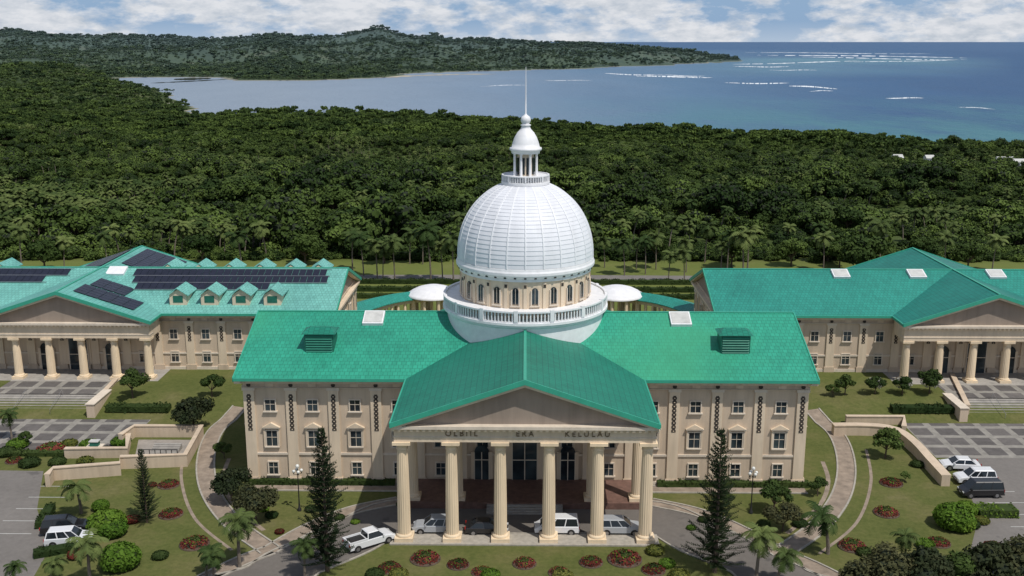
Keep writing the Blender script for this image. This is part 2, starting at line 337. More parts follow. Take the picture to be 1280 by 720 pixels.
def lowwall(name,pts,h,w=.55):
    p=[G(*q) for q in pts]; b=MB(); A=offs(p,w/2);B=offs(p,-w/2);A2=offs(p,w/2+.08);B2=offs(p,-w/2-.08)
    hs=h if isinstance(h,(list,tuple)) else [h]*len(p)
    for i in range(len(p)-1):
        q=[A[i],A[i+1],B[i+1],B[i]]; hh=[hs[i],hs[i+1],hs[i+1],hs[i]]
        b.hexa([(x,y,-.1) for x,y in q],[(x,y,k) for (x,y),k in zip(q,hh)],'stucco')
        q=[A2[i],A2[i+1],B2[i+1],B2[i]]; b.hexa([(x,y,k+.002) for (x,y),k in zip(q,hh)],[(x,y,k+.12) for (x,y),k in zip(q,hh)],'stucco')
    return b.obj(name)
lowwall('retaining_wall',[(58,612),(66,603),(150,596),(150,588),(232,585),(252,548),(168,548),(150,560)],1.5)
lowwall('retaining_wall',[(80,575),(158,574),(160,556)],1.2)
lowwall('retaining_wall',smooth_line([(1040,541),(1085,541),(1118,546),(1142,563),(1160,583),(1180,605)],3),[1.3]*16,1.0)
lowwall('retaining_wall',[(1056,528),(1128,528),(1128,541)],1.1)
lowwall('retaining_wall',[(0,512),(30,490)],1.0); lowwall('retaining_wall',[(118,520),(145,490)],1.8); lowwall('retaining_wall',[(1187,480),(1206,520)],1.8)
b=MB(); sheet(b,[G(165,586),G(230,584),G(246,552),G(172,552)],.02,'concrete')
for i in range(8): x0,y0=G(172+i*7,575); b.box(x0,x0+.08,y0-.04,y0+.04,0,1.1,'black_metal')
x0,y0=G(172,575);x1,y1=G(222,575); b.box(x0,x1,y0-.05,y0+.05,1.1,1.16,'black_metal')
for i in range(6): b.box(x0+1,x1-.5,y0+.8+i*.4,y0+1.2+i*.4,0,.12+.12*i,'step_stone')
b.obj('basement_stairwell')
b=MB(); b.box(-.9,.9,-.6,.6,0,1.0,'stucco'); b.box(-1,1,-.7,.7,1.0,1.1,'trim'); b.box(-.5,.5,-.35,.35,1.1,1.7,'louvre_green'); b.box(-.6,.6,-.45,.45,1.7,1.8,'skylight_panel')
x,y=G(118,570); b.obj('utility_cabinet',None,(x,y,0)); 
# ------------------------------------------------------------------ buildings
def window(b,T,s,zc,w,h,ped=False,arch=False):
    b.box(s-w/2,s+w/2,-.05,0.02,zc-h/2,zc+h/2,'window_glass',T); f=.13
    b.box(s-w/2-f,s-w/2,-.16,0.02,zc-h/2-.0,zc+h/2,'trim',T); b.box(s+w/2,s+w/2+f,-.16,0.02,zc-h/2,zc+h/2,'trim',T)
    b.box(s-w/2-f,s+w/2+f,-.17,0.02,zc+h/2,zc+h/2+f,'trim',T); b.box(s-w/2-.25,s+w/2+.25,-.28,0.02,zc-h/2-.14,zc-h/2,'trim',T)
    b.box(s-.025,s+.025,-.09,-.04,zc-h/2,zc+h/2,'trim',T); b.box(s-w/2,s+w/2,-.085,-.04,zc+.1,zc+.15,'trim',T)
    if ped:
        z=zc+h/2+.32; b.box(s-w/2-.38,s+w/2+.38,-.34,0.02,z,z+.13,'trim',T)
        b.ext([(s-w/2-.42,-.38,z+.132),(s+w/2+.42,-.38,z+.132),(s,-.38,z+.7)],(0,.4,0),'stucco_light',T)
        b.box(s-w/2-.3,s-w/2-.14,-.2,0.02,zc-h/2,z,'stucco_light',T); b.box(s+w/2+.14,s+w/2+.3,-.2,0.02,zc-h/2,z,'stucco_light',T)
def facade(b,T,half,zb,ze,rows,step=4.9):
    """windows and pilasters along a wall, local x along wall, -y outward"""
    n=int(half/step+.2)
    ws=[i*step for i in range(-n,n+1) if abs(i*step)<half-1]
    for s in ws:
        for zc,w,h,ped in rows: window(b,T,s,zc,w,h,ped)
        b.box(s-.45,s+.45,-.1,0.02,ze-1.35,ze-.95,'stucco_light',T)
    ps=sorted({round(max(-half+.6,min(half-.6,(i+.5)*step)),2) for i in range(-n-1,n+2)})
    last=-1e9
    for s in ps:
        if s-last<1.7: continue
        last=s
        b.box(s-.62,s+.62,-.2,0.02,zb+.8,ze-1.75,'stucco_light',T)
        b.box(s-.78,s+.78,-.3,0.02,zb,zb+.8,'stucco',T); b.box(s-.74,s+.74,-.28,0.02,ze-1.75,ze-1.45,'trim',T)
        zt0=ze-2.2; zl=ze-(ze-zb)*.50; z=zl
        b.box(s-.17,s+.17,-.222,-.19,zl,zt0,'dark_carving',T)
        while z<zt0-.3:
            b.box(s-.25,s+.25,-.24,-.19,z,z+.28,'dark_carving',T); b.box(s-.07,s+.07,-.26,-.2,z+.09,z+.2,'stucco_light',T); z+=.5
        b.lathe(0,0,[(.25,0),(.25,.06)],10,'dark_carving',T@Matrix.Translation((s,-.02,ze-1.15))@Matrix.Rotation(math.pi/2,4,'X'))
    b.box(-half-.1,half+.1,-.16,0.02,zb+.0,zb+.45,'trim',T)
    zm=zb+(ze-zb)*.27; b.box(-half-.02,half+.02,-.14,0.02,zm,zm+.25,'trim',T)
    b.box(-half-.1,half+.1,-.32,0.02,ze-1.43,ze-1.37,'trim',T)
    b.box(-half-.25,half+.25,-.5,0.02,ze-.85,ze-.6,'trim',T); b.box(-half-.45,half+.45,-.75,0.02,ze-.6,ze-.28,'stucco_light',T)
    s=-half
    while s<half: b.box(s,s+.3,-.62,-.4,ze-.8,ze-.605,'stucco_light',T); s+=.75
def column(b,x,y,zb,zt_,r=.72):
    b.box(x-r*1.4,x+r*1.4,y-r*1.4,y+r*1.4,zb,zb+.4,'column_stucco')
    h=zt_-zb
    b.lathe(x,y,[(r*1.25,zb+.4),(r*1.28,zb+.5),(r*1.2,zb+.62),(r*1.05,zb+.7)],28,'column_stucco')
    b.lathe(x,y,[(r,zb+.7),(r*.985,zb+h*.35),(r*.9,zb+h*.7),(r*.8,zt_-.95)],36,'column_stucco',None,False,.06)
    b.lathe(x,y,[(r*.9,zt_-.95),(r*.9,zt_-.85),(r*.84,zt_-.84),(r*.86,zt_-.6),(r*1.2,zt_-.38),(r*1.22,zt_-.32)],28,'column_stucco')
    b.box(x-r*1.35,x+r*1.35,y-r*1.35,y+r*1.35,zt_-.32,zt_-.003,'column_stucco')
def building(name,cx,yf,half,hd,zb,ze,zr,yc,ctop,ph,yback,rm,rmc,rows,crad,backrow):
    root=empty(name,(0,0,0)); yR=yf+hd; oh=1.2; ye=yf-oh; yb=yf+2*hd+oh; L=half+.75; sl=(zr-ze)/(yR-ye); s2=(zr-ze)/ph; yp=yc-1.35
    b=MB(); b.box(cx-half,cx+half,yf,yf+2*hd,-.6,ze+.1,'stucco')
    b.ext([(cx-half+.1,yf+.05,ze+.1),(cx-half+.1,yf+2*hd-.05,ze+.1),(cx-half+.1,yR,zr-.45)],(2*half-.2,0,0),'tympanum_shaded')
    facade(b,Matrix.Translation((cx,yf,0)),half,zb,ze,rows)
    for s in(-1,1):
        T=Matrix.Translation((cx+s*half,yR,0))@Matrix.Rotation(s*math.pi/2,4,'Z'); facade(b,T,hd-.4,zb,ze,rows)
    b.obj('walls',root)
    b=MB(); th=.22
    def slab(p,m): b.hexa([(x,y,z-th) for x,y,z in p],p,m)
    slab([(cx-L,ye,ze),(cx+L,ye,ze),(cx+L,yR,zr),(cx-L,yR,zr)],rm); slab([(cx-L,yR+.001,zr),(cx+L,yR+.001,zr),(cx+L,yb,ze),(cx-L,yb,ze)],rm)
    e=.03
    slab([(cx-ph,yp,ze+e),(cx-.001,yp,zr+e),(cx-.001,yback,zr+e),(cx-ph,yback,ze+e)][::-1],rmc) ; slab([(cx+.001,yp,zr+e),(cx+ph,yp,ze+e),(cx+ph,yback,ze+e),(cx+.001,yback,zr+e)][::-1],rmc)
    g='roof_trim_green'
    for yy,sg in((ye,-1),(yb,1)):
        for xa,xb in((cx-L,cx-ph-.17),(cx+ph+.17,cx+L)): b.box(xa,xb,min(yy,yy+sg*.16),max(yy,yy+sg*.16),ze-.3,ze+.05,g)
    for s in(-1,1):
        b.box(min(cx+s*ph,cx+s*(ph+.16)),max(cx+s*ph,cx+s*(ph+.16)),yp,ye,ze-.3,ze+.06,g)
        xa,xb=sorted((cx+s*L,cx+s*(L+.14)))
        for y0,z0,y1,z1 in((ye,ze,yR,zr),(yR,zr,yb,ze)):
            b.hexa([(xa,y0,z0-.42),(xb,y0,z0-.42),(xb,y1,z1-.42),(xa,y1,z1-.42)],[(xa,y0,z0+.1),(xb,y0,z0+.1),(xb,y1,z1+.1),(xa,y1,z1+.1)],g)
            xc,xd=sorted((cx+s*half,cx+s*(L-.03)))
            b.hexa([(xc,y0+.0,z0-.62),(xd,y0,z0-.62),(xd,y1,z1-.62),(xc,y1,z1-.62)],[(xc,y0,z0-.235),(xd,y0,z0-.235),(xd,y1,z1-.235),(xc,y1,z1-.235)],'stucco_light')
        for (yy,t) in((yp,-1),(yback,1)):
            ya,y2=sorted((yy,yy+t*.14)); x0,x1=cx+s*(ph+.1),cx
            b.hexa([(x0,ya,ze-.4),(x1,ya,zr-.4),(x1,y2,zr-.4),(x0,y2,ze-.4)],[(x0,ya,ze+.12),(x1,ya,zr+.15),(x1,y2,zr+.15),(x0,y2,ze+.12)],g)
    b.box(cx-L,cx+L,yR-.16,yR+.16,zr-.02,zr+.09,g); b.box(cx-.16,cx+.16,yp,yback,zr+.02,zr+.13,g)
    b.obj('roof',root)
    b=MB(); cw=2.5*5*(1 if name=='capitol_building' else .98)
    for s in(-1,1):
        x0,x1=cx+s*(ph-.05),cx
        b.hexa([(x0,yp+.1,ze-.62),(x1,yp+.1,zr-.72),(x1,yc-.35,zr-.72),(x0,yc-.35,ze-.62)],[(x0,yp+.1,ze-.23),(x1,yp+.1,zr-.22),(x1,yc-.35,zr-.22),(x0,yc-.35,ze-.23)],'stucco_light')
    b.ext([(cx-ph+.7,yc-.4,ze-.3),(cx+ph-.7,yc-.4,ze-.3),(cx,yc-.4,zr-.3)],(0,.5,0),'tympanum_shaded')
    b.ext([(cx-ph+.7,yback-.9,ze-.1),(cx+ph-.7,yback-.9,ze-.1),(cx,yback-.9,zr-.3)],(0,.5,0),'tympanum_shaded')
    b.box(cx-ph+1,cx+ph-1,yf+2*hd+.02,yback-.8,-.6,ze-.2,'stucco')
    b.box(cx-ph+.15,cx+ph-.15,yp+.12,yc+.9,ze-.62,ze-.301,'trim')
    b.box(cx-cw-1.05,cx+cw+1.05,yc-.95,yc+.9,ze-.86,ze-.621,'stucco_light')
    xx=cx-cw-.9
    while xx<cx+cw+.9: b.box(xx,xx+.3,yc-1.15,yc-.95,ze-.84,ze-.63,'stucco_light'); xx+=.62
    b.box(cx-cw-.75,cx+cw+.75,yc-.7,yc+.7,ctop,ze-.862,'stucco_light')
    b.box(cx-cw-.8,cx+cw+.8,yc-.76,yc+.76,ctop+.5,ctop+.62,'trim')
    for s in(-1,1):
        xa,xb=sorted((cx+s*(cw-.7),cx+s*(cw+.75))); b.box(xa,xb,yc+.702,yf-.9,ctop+.001,ze-.35,'stucco_light')
        xa,xb=sorted((cx+s*(cw+.76),cx+s*(ph-.2))); b.box(xa,xb,yc+.91,yf-1,ze-.6,ze-.302,'trim')
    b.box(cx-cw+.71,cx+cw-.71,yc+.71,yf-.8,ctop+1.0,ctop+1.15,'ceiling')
    for i in range(6):
        column(b,cx+(i-2.5)*cw/2.5,yc,zb if yc>120 else .15,ctop,crad)
    if backrow:
        for x in(-cw,-cw*.6,cw*.6,cw): column(b,cx+x,yc+8.6,.75,ctop,crad*.92)
        for x in(-cw*.6,cw*.6,-cw*.2,cw*.2): b.box(cx+x-.4,cx+x+.4,yc+.71,yf-.83,ctop+.3,ctop+.98,'stucco_light')
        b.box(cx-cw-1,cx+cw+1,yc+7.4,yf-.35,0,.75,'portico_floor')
        for k in range(4): b.box(cx-4.2,cx+4.2,yc+7.4-.35*(4-k),yc+7.39,0,.15+.15*k,'step_stone')
        b.box(cx-cw-1.4,cx+cw+1.4,yc-1.3,yc+1.2,-.02,.15,'kerb_stone')
    else:
        b.box(cx-cw-1.6,cx+cw+1.6,yc-1.3,yf-.2,0,zb+.02,'step_stone')
        for k in range(3): b.box(cx-8,cx+8,yc-1.3-.35*(3-k),yc-1.31,1.3,1.42+.06*k,'step_stone')
    b.obj('portico',root)
    b=MB(); dz=.75 if backrow else zb
    for x,w,h in((0,2.9,4.8),(-5,1.7,3.4),(5,1.7,3.4)):
        b.box(cx+x-w/2-.4,cx+x+w/2+.4,yf-.30,yf-.20,dz,dz+h,'stucco_light')
        b.box(cx+x-w/2,cx+x+w/2,yf-.42,yf-.301,dz,dz+h,'window_glass'); b.lathe(0,0,[(w/2,0),(w/2,.12)],24,'window_glass',Matrix.Translation((cx+x,yf-.30,dz+h))@Matrix.Rotation(math.pi/2,4,'X'))
        for k in(-1,0,1): b.box(cx+x+k*w/2-.05,cx+x+k*w/2+.05,yf-.5,yf-.3,dz,dz+h,'trim')
        b.box(cx+x-w/2,cx+x+w/2,yf-.47,yf-.35,dz+2.4,dz+2.5,'trim')
    b.obj('doors',root)
    return root,dict(ye=ye,yR=yR,ze=ze,zr=zr,sl=sl,s2=s2,yp=yp,L=L,ph=ph,cx=cx,yb=yb,yback=yback)
rows=[(1.9,1.05,1.5,False),(5.6,1.25,1.9,True),(9.65,1.15,1.35,False)]
main,P=building('capitol_building',0,113.4,32.4,11.6,0,13.25,17.85,99.3,11.1,13.45,140.5,'green_roof','green_roof_cross',rows,.68,True)
roww=[(3.5,1.1,1.6,False),(7.1,1.1,1.5,False)]
wl,PL=building('office_building',-68.3,152.1,39,11.2,1.5,10.6,15.05,147.5,7.9,13.4,181,'pale_roof','pale_roof_cross',roww,.6,False)
wr,PR=building('office_building',68.3,152.1,39,11.2,1.5,10.6,15.05,147.5,7.9,13.4,181,'teal_roof','teal_roof_cross',roww,.6,False)
for txt,x in(('OLBIIL',-6.4),('ERA',0),('KELULAU',6.3)):
    c=bpy.data.curves.new('inscription','FONT'); c.body=txt; c.size=.8; c.extrude=.04; c.align_x='CENTER'; c.space_character=1.5; c.materials.append(MATS['letter_bronze'])
    o=bpy.data.objects.new('inscription',c); scene.collection.objects.link(o); o.parent=main; o.location=(x,98.5,11.8); o.rotation_euler=(math.pi/2,0,0)
def sp(P,x,t,off=0): n=Vector((0,-P['sl'],1)).normalized(); return (x+n.x*off,P['ye']+t+n.y*off,P['ze']+P['sl']*t+n.z*off)
def patch(b,P,x0,x1,t0,t1,o0,o1,m): b.hexa([sp(P,x0,t0,o0),sp(P,x1,t0,o0),sp(P,x1,t1,o0),sp(P,x0,t1,o0)],[sp(P,x0,t0,o1),sp(P,x1,t0,o1),sp(P,x1,t1,o1),sp(P,x0,t1,o1)],m)
b=MB()
for x in(-24.2,24.6):
    y0=117; z0=14.6; b.box(x-1.7,x+1.7,y0,y0+2.6,z0-.3,17.2,'louvre_green')
    for k in range(7): b.hexa([(x-1.55,y0-.14,z0+.4+k*.3),(x+1.55,y0-.14,z0+.4+k*.3),(x+1.55,y0,z0+.52+k*.3),(x-1.55,y0,z0+.52+k*.3)],[(x-1.55,y0-.14,z0+.45+k*.3),(x+1.55,y0-.14,z0+.45+k*.3),(x+1.55,y0,z0+.57+k*.3),(x-1.55,y0,z0+.57+k*.3)],'louvre_slat')
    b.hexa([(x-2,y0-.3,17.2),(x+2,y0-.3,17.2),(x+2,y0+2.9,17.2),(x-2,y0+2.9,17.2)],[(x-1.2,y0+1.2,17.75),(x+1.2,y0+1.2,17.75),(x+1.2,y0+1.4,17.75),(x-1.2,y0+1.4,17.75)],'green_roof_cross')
b.obj('roof_ventilator',main)
b=MB()
for x in(-18.6,19.0): patch(b,P,x-1.25,x+1.25,9.9,12.5,.0,.35,'white_paint'); patch(b,P,x-1.1,x+1.1,10.1,12.3,.35,.40,'skylight_panel')
b.obj('skylight',main)
b=MB()
for x in(50,62,74.5,): patch(b,PR,x-1.3,x+1.3,9.8,12.0,.0,.35,'white_paint'); patch(b,PR,x-1.1,x+1.1,10,11.8,.35,.40,'skylight_panel')
b.obj('skylight',wr)
b=MB(); patch(b,PL,-66.9,-64,10,12.2,.0,.35,'white_paint'); b.obj('skylight',wl)
b=MB()
def prow(x0,x1,t0,t1):
    x=x0
    while x<x1-1:
        patch(b,PL,x+.03,x+1.07,t0,t1,.12,.17,'solar_cell'); x+=1.1
    patch(b,PL,x0,x1,t0-.06,t0,.1,.2,'chrome'); patch(b,PL,x0,x1,t1,t1+.05,.1,.2,'chrome')
prow(-62.5,-31,9.9,11.7); prow(-62.0,-31,8.0,9.8); prow(-61,-40,6.1,7.9); prow(-106,-72.5,9.9,11.7); prow(-106,-75.5,8.0,9.8)
def cps(s,y,t,off): n=Vector((s*PL['s2'],0,1)).normalized(); return (PL['cx']+s*(PL['ph']-t)+n.x*off,y,PL['ze']+PL['s2']*t+n.z*off+.03)
def cpatch(s,y0,y1,t0,t1):
    y=y0
    while y<y1:
        for tt in range(int((t1-t0)/1.75)):
            a=t0+tt*1.75; q=[(y,a),(y+1.03,a),(y+1.03,a+1.68),(y,a+1.68)]
            b.hexa([cps(s,yy,t,.12) for yy,t in q],[cps(s,yy,t,.17) for yy,t in q],'solar_cell')
        y+=1.1
cpatch(1,148.5,152.5,3.2,12.4); cpatch(1,153.3,157,6.2,12.4); cpatch(1,168,179.5,5.2,12.8); cpatch(-1,166,179.5,5.2,12.8)
b.obj('solar_panels',wl)
b=MB()
def dormer(x,yfr,zfl,dirn=1):
    w=1.45; zt_=zfl+1.5; zp=zt_+.95; L=4.2*dirn
    b.box(x-w+.15,x+w-.15,min(yfr,yfr+L),max(yfr,yfr+L),zfl-.6,zt_,'stucco_light')
    b.ext([(x-w+.15,yfr,zt_),(x+w-.15,yfr,zt_),(x,yfr,zp-.1)],(0,L,0),'stucco_light')
    if dirn>0: b.box(x-.75,x+.75,yfr-.05,yfr-.005,zfl+.3,zt_-.15,'louvre_green')
    for s in(-1,1):
        q=[(x+s*(w+.25),yfr-.35*dirn,zt_-.13),(x,yfr-.35*dirn,zp+.05),(x,yfr+L,zp+.05),(x+s*(w+.25),yfr+L,zt_-.13)]
        b.hexa(q,[(a,c,d+.13) for a,c,d in q],'pale_roof')
for x in(-52.9,-48.1,-43.3,-38.5): dormer(x,PL['ye']+2.2,PL['ze']+.9)
for x in(-104,-99.5,-95,-90.5,-85.5,-58,-53,-48,-43,-38,-33.5): dormer(x,PL['yR']+5.0,12.9,-1)
b.obj('dormers',wl)
# ---- dome
b=MB(); dx,dy=0,126.0
b.lathe(dx,dy,[(9.7,13.5),(9.7,18.0),(9.95,18.2),(9.95,18.35),(10.25,18.5),(10.25,18.8),(7.9,18.82)],96,'white_paint',None,False)
b.lathe(dx,dy,[(8.15,18.8),(8.15,19.7),(7.95,19.75),(7.95,23.2)],96,'stucco_light',None,False)
b.lathe(dx,dy,[(7.96,23.2),(8.15,23.25),(8.15,23.6),(8.35,23.7),(8.55,24.0),(8.55,24.3),(8.45,24.5),(8.4,24.75),(8.3,24.8)],96,'white_paint',None,False)
N=22
for i in range(N):
    a=2*math.pi*(i+.5)/N; T=Matrix.Translation((dx,dy,0))@Matrix.Rotation(a,4,'Z')@Matrix.Translation((0,-7.95,0))
    b.box(-.36,.36,-.1,.1,20.55,22.15,'window_glass',T); b.lathe(0,0,[(.36,0),(.36,.2)],16,'window_glass',T@Matrix.Translation((0,.1,22.15))@Matrix.Rotation(math.pi/2,4,'X'))
    b.box(-.52,-.37,-.16,.1,20.4,22.2,'trim',T); b.box(.37,.52,-.16,.1,20.4,22.2,'trim',T); b.box(-.6,.6,-.22,.1,20.25,20.4,'trim',T); b.box(-.02,.02,-.13,-.1,20.55,22.4,'trim',T)
    T=Matrix.Translation((dx,dy,0))@Matrix.Rotation(a+math.pi/N,4,'Z')@Matrix.Translation((0,-7.95,0)); b.box(-.2,.2,-.14,.1,19.75,23.1,'stucco_light',T)
    b.box(-.16,.16,-.17,-.13,22.5,22.9,'dark_carving',T)
for i in range(44):
    a=2*math.pi*i/44; T=Matrix.Translation((dx,dy,0))@Matrix.Rotation(a,4,'Z')@Matrix.Translation((0,-8.25,0)); b.box(-.13,.13,-.2,.1,23.64,23.82,'dark_carving',T)
b.obj('dome_drum',main)
b=MB()
b.lathe(dx,dy,[(10.15,18.8),(10.15,18.95),(9.9,18.95)],80,'white_paint',None,False); b.lathe(dx,dy,[(9.88,20.0),(9.88,20.2),(10.2,20.2),(10.2,20.0),(9.88,20.0)],96,'white_paint',None,False)
for i in range(150):
    a=2*math.pi*i/150; T=Matrix.Translation((dx+10.03*math.cos(a),dy+10.03*math.sin(a),0))@Matrix.Rotation(a,4,'Z')
    if i%10==0: b.box(-.2,.2,-.24,.24,18.95,20.3,'white_paint',T)
    else: b.box(-.06,.06,-.075,.075,18.95,20.0,'white_paint',T)
b.lathe(dx,dy,[(2.9,34.0),(2.9,34.1),(2.75,34.1)],40,'white_paint',None,False); b.lathe(dx,dy,[(2.72,34.75),(2.72,34.87),(2.9,34.87),(2.9,34.75),(2.72,34.75)],40,'white_paint',None,False)
for i in range(56):
    a=2*math.pi*i/56; T=Matrix.Translation((dx+2.82*math.cos(a),dy+2.82*math.sin(a),0))@Matrix.Rotation(a,4,'Z'); q=.1 if i%7==0 else .045
    b.box(-q,q,-q,q,34.1,34.76,'white_paint',T)
b.obj('balustrades',main)
b=MB(); prof=[]; C=26
def dr(z): t=(z-24.8)/9.45; return 8.32*math.sqrt(max(0,1-t**2.15))
for i in range(C):
    z0=24.8+8.9*math.sin(i/C*math.pi/2); z1=24.8+8.9*math.sin((i+1)/C*math.pi/2)
    prof+= [(dr(z0)+.045,z0),(dr(z1)+.0,z1-.002)]
b.lathe(dx,dy,prof,168,'dome_metal',None,False)
for i in range(24):
    a=2*math.pi*i/24; pr=None
    for j in range(21):
        z=24.8+8.9*math.sin(j/20*math.pi/2); r=dr(z)+.10; w=.07
        c=Vector((dx+r*math.cos(a),dy+r*math.sin(a),z)); t=Vector((-math.sin(a),math.cos(a),0))*w; ri=Vector((math.cos(a),math.sin(a),.3))*.12
        q=[tuple(c-t),tuple(c+t),tuple(c+t-ri),tuple(c-t-ri)]
        if pr: b.hexa(pr,q,'dome_rib')
        pr=q
b.obj('dome',main)
b=MB()
b.lathe(dx,dy,[(2.75,33.3),(2.75,33.6),(2.95,33.75),(2.95,34.0),(1.8,34.01)],48,'white_paint',None,False)
b.lathe(dx,dy,[(1.85,34.0),(1.85,34.6),(1.7,34.7),(1.1,34.71)],32,'white_paint',None,False); b.lathe(dx,dy,[(1.0,34.7),(1.0,37.6)],24,'stucco_light')
for i in range(8):
    a=2*math.pi*(i+.5)/8; b.lathe(dx+1.42*math.cos(a),dy+1.42*math.sin(a),[(.22,34.7),(.17,34.9),(.15,37.2),(.24,37.45)],10,'white_paint')
    T=Matrix.Translation((dx,dy,0))@Matrix.Rotation(a,4,'Z'); b.box(-.3,.3,-1.06,-.9,34.9,36.9,'window_glass',T)
b.lathe(dx,dy,[(1.7,37.4),(1.75,37.7),(1.95,37.8),(1.95,38.05),(1.7,38.15),(1.6,38.6),(1.35,39.3),(1.0,39.9),(.62,40.3),(.5,40.6),(.62,40.7),(.62,40.8),(.4,40.9),(.55,41.1),(.62,41.4),(.5,41.75),(.2,41.95),(.09,42.1),(.07,44.5),(.03,47.6)],28,'white_paint')
b.obj('lantern',main)
# ------------------------------------------------------------------ rear colonnade
b=MB(); pts=smooth_line([(-31,170),(-29,178),(-23,185),(-12,189),(0,190),(12,189),(23,185),(29,178),(31,170)],6)
A=offs(pts,2.8);B=offs(pts,-2.8); n=len(pts)
for i in range(n-1):
    b.hexa([(*A[i],4.7),(*A[i+1],4.7),(*pts[i+1],5.4),(*pts[i],5.4)],[(*A[i],4.85),(*A[i+1],4.85),(*pts[i+1],5.7),(*pts[i],5.7)],'teal_roof')
    b.hexa([(*pts[i],5.4),(*pts[i+1],5.4),(*B[i+1],4.7),(*B[i],4.7)],[(*pts[i],5.7),(*pts[i+1],5.7),(*B[i+1],4.85),(*B[i],4.85)],'teal_roof')
    q=offs(pts,-2.2); q2=offs(pts,-1.8); b.hexa([(*q[i],4.0),(*q[i+1],4.0),(*q2[i+1],4.0),(*q2[i],4.0)],[(*q[i],4.7),(*q[i+1],4.7),(*q2[i+1],4.7),(*q2[i],4.7)],'stucco_light')
    for w in(-2,2):
        x,y=offs(pts,w)[i]; b.lathe(x,y,[(.35,0),(.3,.3),(.25,4.1)],10,'column_stucco')
col=b.obj('colonnade')
b=MB()
for s in(-1,1):
    x,y=s*17,186.5
    b.lathe(x,y,[(4.8,5.0),(4.8,5.3),(4.5,5.4),(4.0,5.8),(3.0,6.3),(1.8,6.65),(.6,6.8),(.1,6.85)],40,'white_paint')
    for i in range(10): a=i*math.pi/5; b.lathe(x+4.1*math.cos(a),y+4.1*math.sin(a),[(.35,0),(.28,5)],10,'column_stucco')
b.obj('pavilion_domes',col)
# ------------------------------------------------------------------ vegetation templates
def tpl_broad(seed,n=1100,R=4.2,mat='leaf_forest',size=.62,core=True,low=3.2,nl=9,flat=.72,limbs=True):
    rg=np.random.default_rng(seed); b=MB()
    b.tube((0,0,-1),(0.1,0,low),.28*R/4.2,.16*R/4.2,7,'bark')
    lob=[]
    for i in range(nl):
        a=rg.random()*6.28; d=R*.68*math.sqrt(rg.random()); c=(d*math.cos(a),d*math.sin(a),low+R*(.10+.65*rg.random()*(1-d/R*.6)+.25*(1-d/R))); r=R*(.20+.25*rg.random())
        lob.append((c,r)); 
        if limbs: b.tube((0.1,0,low*.75),c,.1*R/4.2,.03,5,'bark')
    tot=sum(r*r for _,r in lob)
    for c,r in lob:
        b.leaves(leafq(c,(r,r,r*flat),int(n*r*r/tot),size,.66,.35,1.5,rg),mat)
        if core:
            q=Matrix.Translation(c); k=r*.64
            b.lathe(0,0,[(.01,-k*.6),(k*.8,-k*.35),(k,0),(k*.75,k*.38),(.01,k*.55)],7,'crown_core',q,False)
    return b.mesh('broadleaf_tree_mesh')
def tpl_palm(seed,h=8,nf=17,L=3.3,w=.2):
    rg=np.random.default_rng(seed); b=MB(); lx,ly=rg.normal()*.6,rg.normal()*.6; pr=None
    for i in range(6):
        t=i/5; p=(lx*t*t,ly*t*t,h*t-.5*(i==0))
        if pr: b.tube(pr,p,.19-.08*(t-.2),.19-.08*t,7,'palm_bark')
        pr=p
    top=Vector(pr); Q=[]
    for f in range(nf):
        az=f*2.399+rg.random()*.4; el=math.radians(75-95*(f/nf)+rg.normal()*9); p=top.copy(); S=9; out=Vector((math.cos(az),math.sin(az),0)); side=Vector((-math.sin(az),math.cos(az),0)); Lf=L*(.8+.3*rg.random())
        for s in range(S):
            d=out*math.cos(el)+Vector((0,0,math.sin(el))); q=p+d*(Lf/S); el-=math.radians(12); 
            b.tube(p,q,.035,.03,3,'leaf_palm')
            ll=Lf*.27*math.sin(math.pi*(s+1.6)/(S+2.2))
            for sd in(-1,1):
                for hh in(0,.5):
                    m=p.lerp(q,hh+.2); tip=m+side*sd*ll+d*ll*.45-Vector((0,0,ll*(.35+.3*rg.random())))
                    Q.append([tuple(m-d*w*.5),tuple(m+d*w*.5),tuple(tip+d*w*.25),tuple(tip-d*w*.1)])
            p=q
    b.leaves(np.array(Q),'leaf_palm'); return b.mesh('palm_tree_mesh')
def tpl_pine(seed,h=15.0,R=2.9):
    rg=np.random.default_rng(seed); b=MB(); b.tube((0,0,-.3),(0,0,h*.5),.24,.14,8,'bark'); b.tube((0,0,h*.5),(0,0,h),.14,.02,6,'bark'); Q=[]
    z=1.0
    while z<h-.15:
        k=(h-z)/h; Lb=R*(k**.75)*(.82+.34*rg.random()); nb=7 if k>.25 else 5
        for j in range(nb):
            az=2*math.pi*j/nb+rg.random()*.7; up=.12+.25*(1-k); d=Vector((math.cos(az),math.sin(az),up)); L2=Lb*(.7+.5*rg.random())
            side=Vector((-math.sin(az),math.cos(az),0)); S=max(3,int(L2/.2)); b.tube((0,0,z),tuple(Vector((0,0,z))+d*L2*.9),.035,.012,3,'bark')
            for s in range(1,S+1):
                t=s/S; p=Vector((0,0,z))+d*L2*t+Vector((0,0,.16*t*t*L2)); ll=.34*(1.1-.6*t)*(.6+.4*k+.2)
                for sd in(-1,1):
                    tip=p+side*sd*ll+d*ll*.7+Vector((0,0,ll*(.15+.5*rg.random()))); w=.07
                    Q.append([tuple(p-d*w),tuple(p+d*w),tuple(tip+Vector((0,0,w))),tuple(tip-Vector((0,0,w)))])
                Q.append([tuple(p),tuple(p+side*.09),tuple(p+d*.2+Vector((0,0,.3))),tuple(p-side*.09)])
        z+=.38+.40*k
    b.leaves(np.array(Q),'leaf_pine'); return b.mesh('pine_tree_mesh')
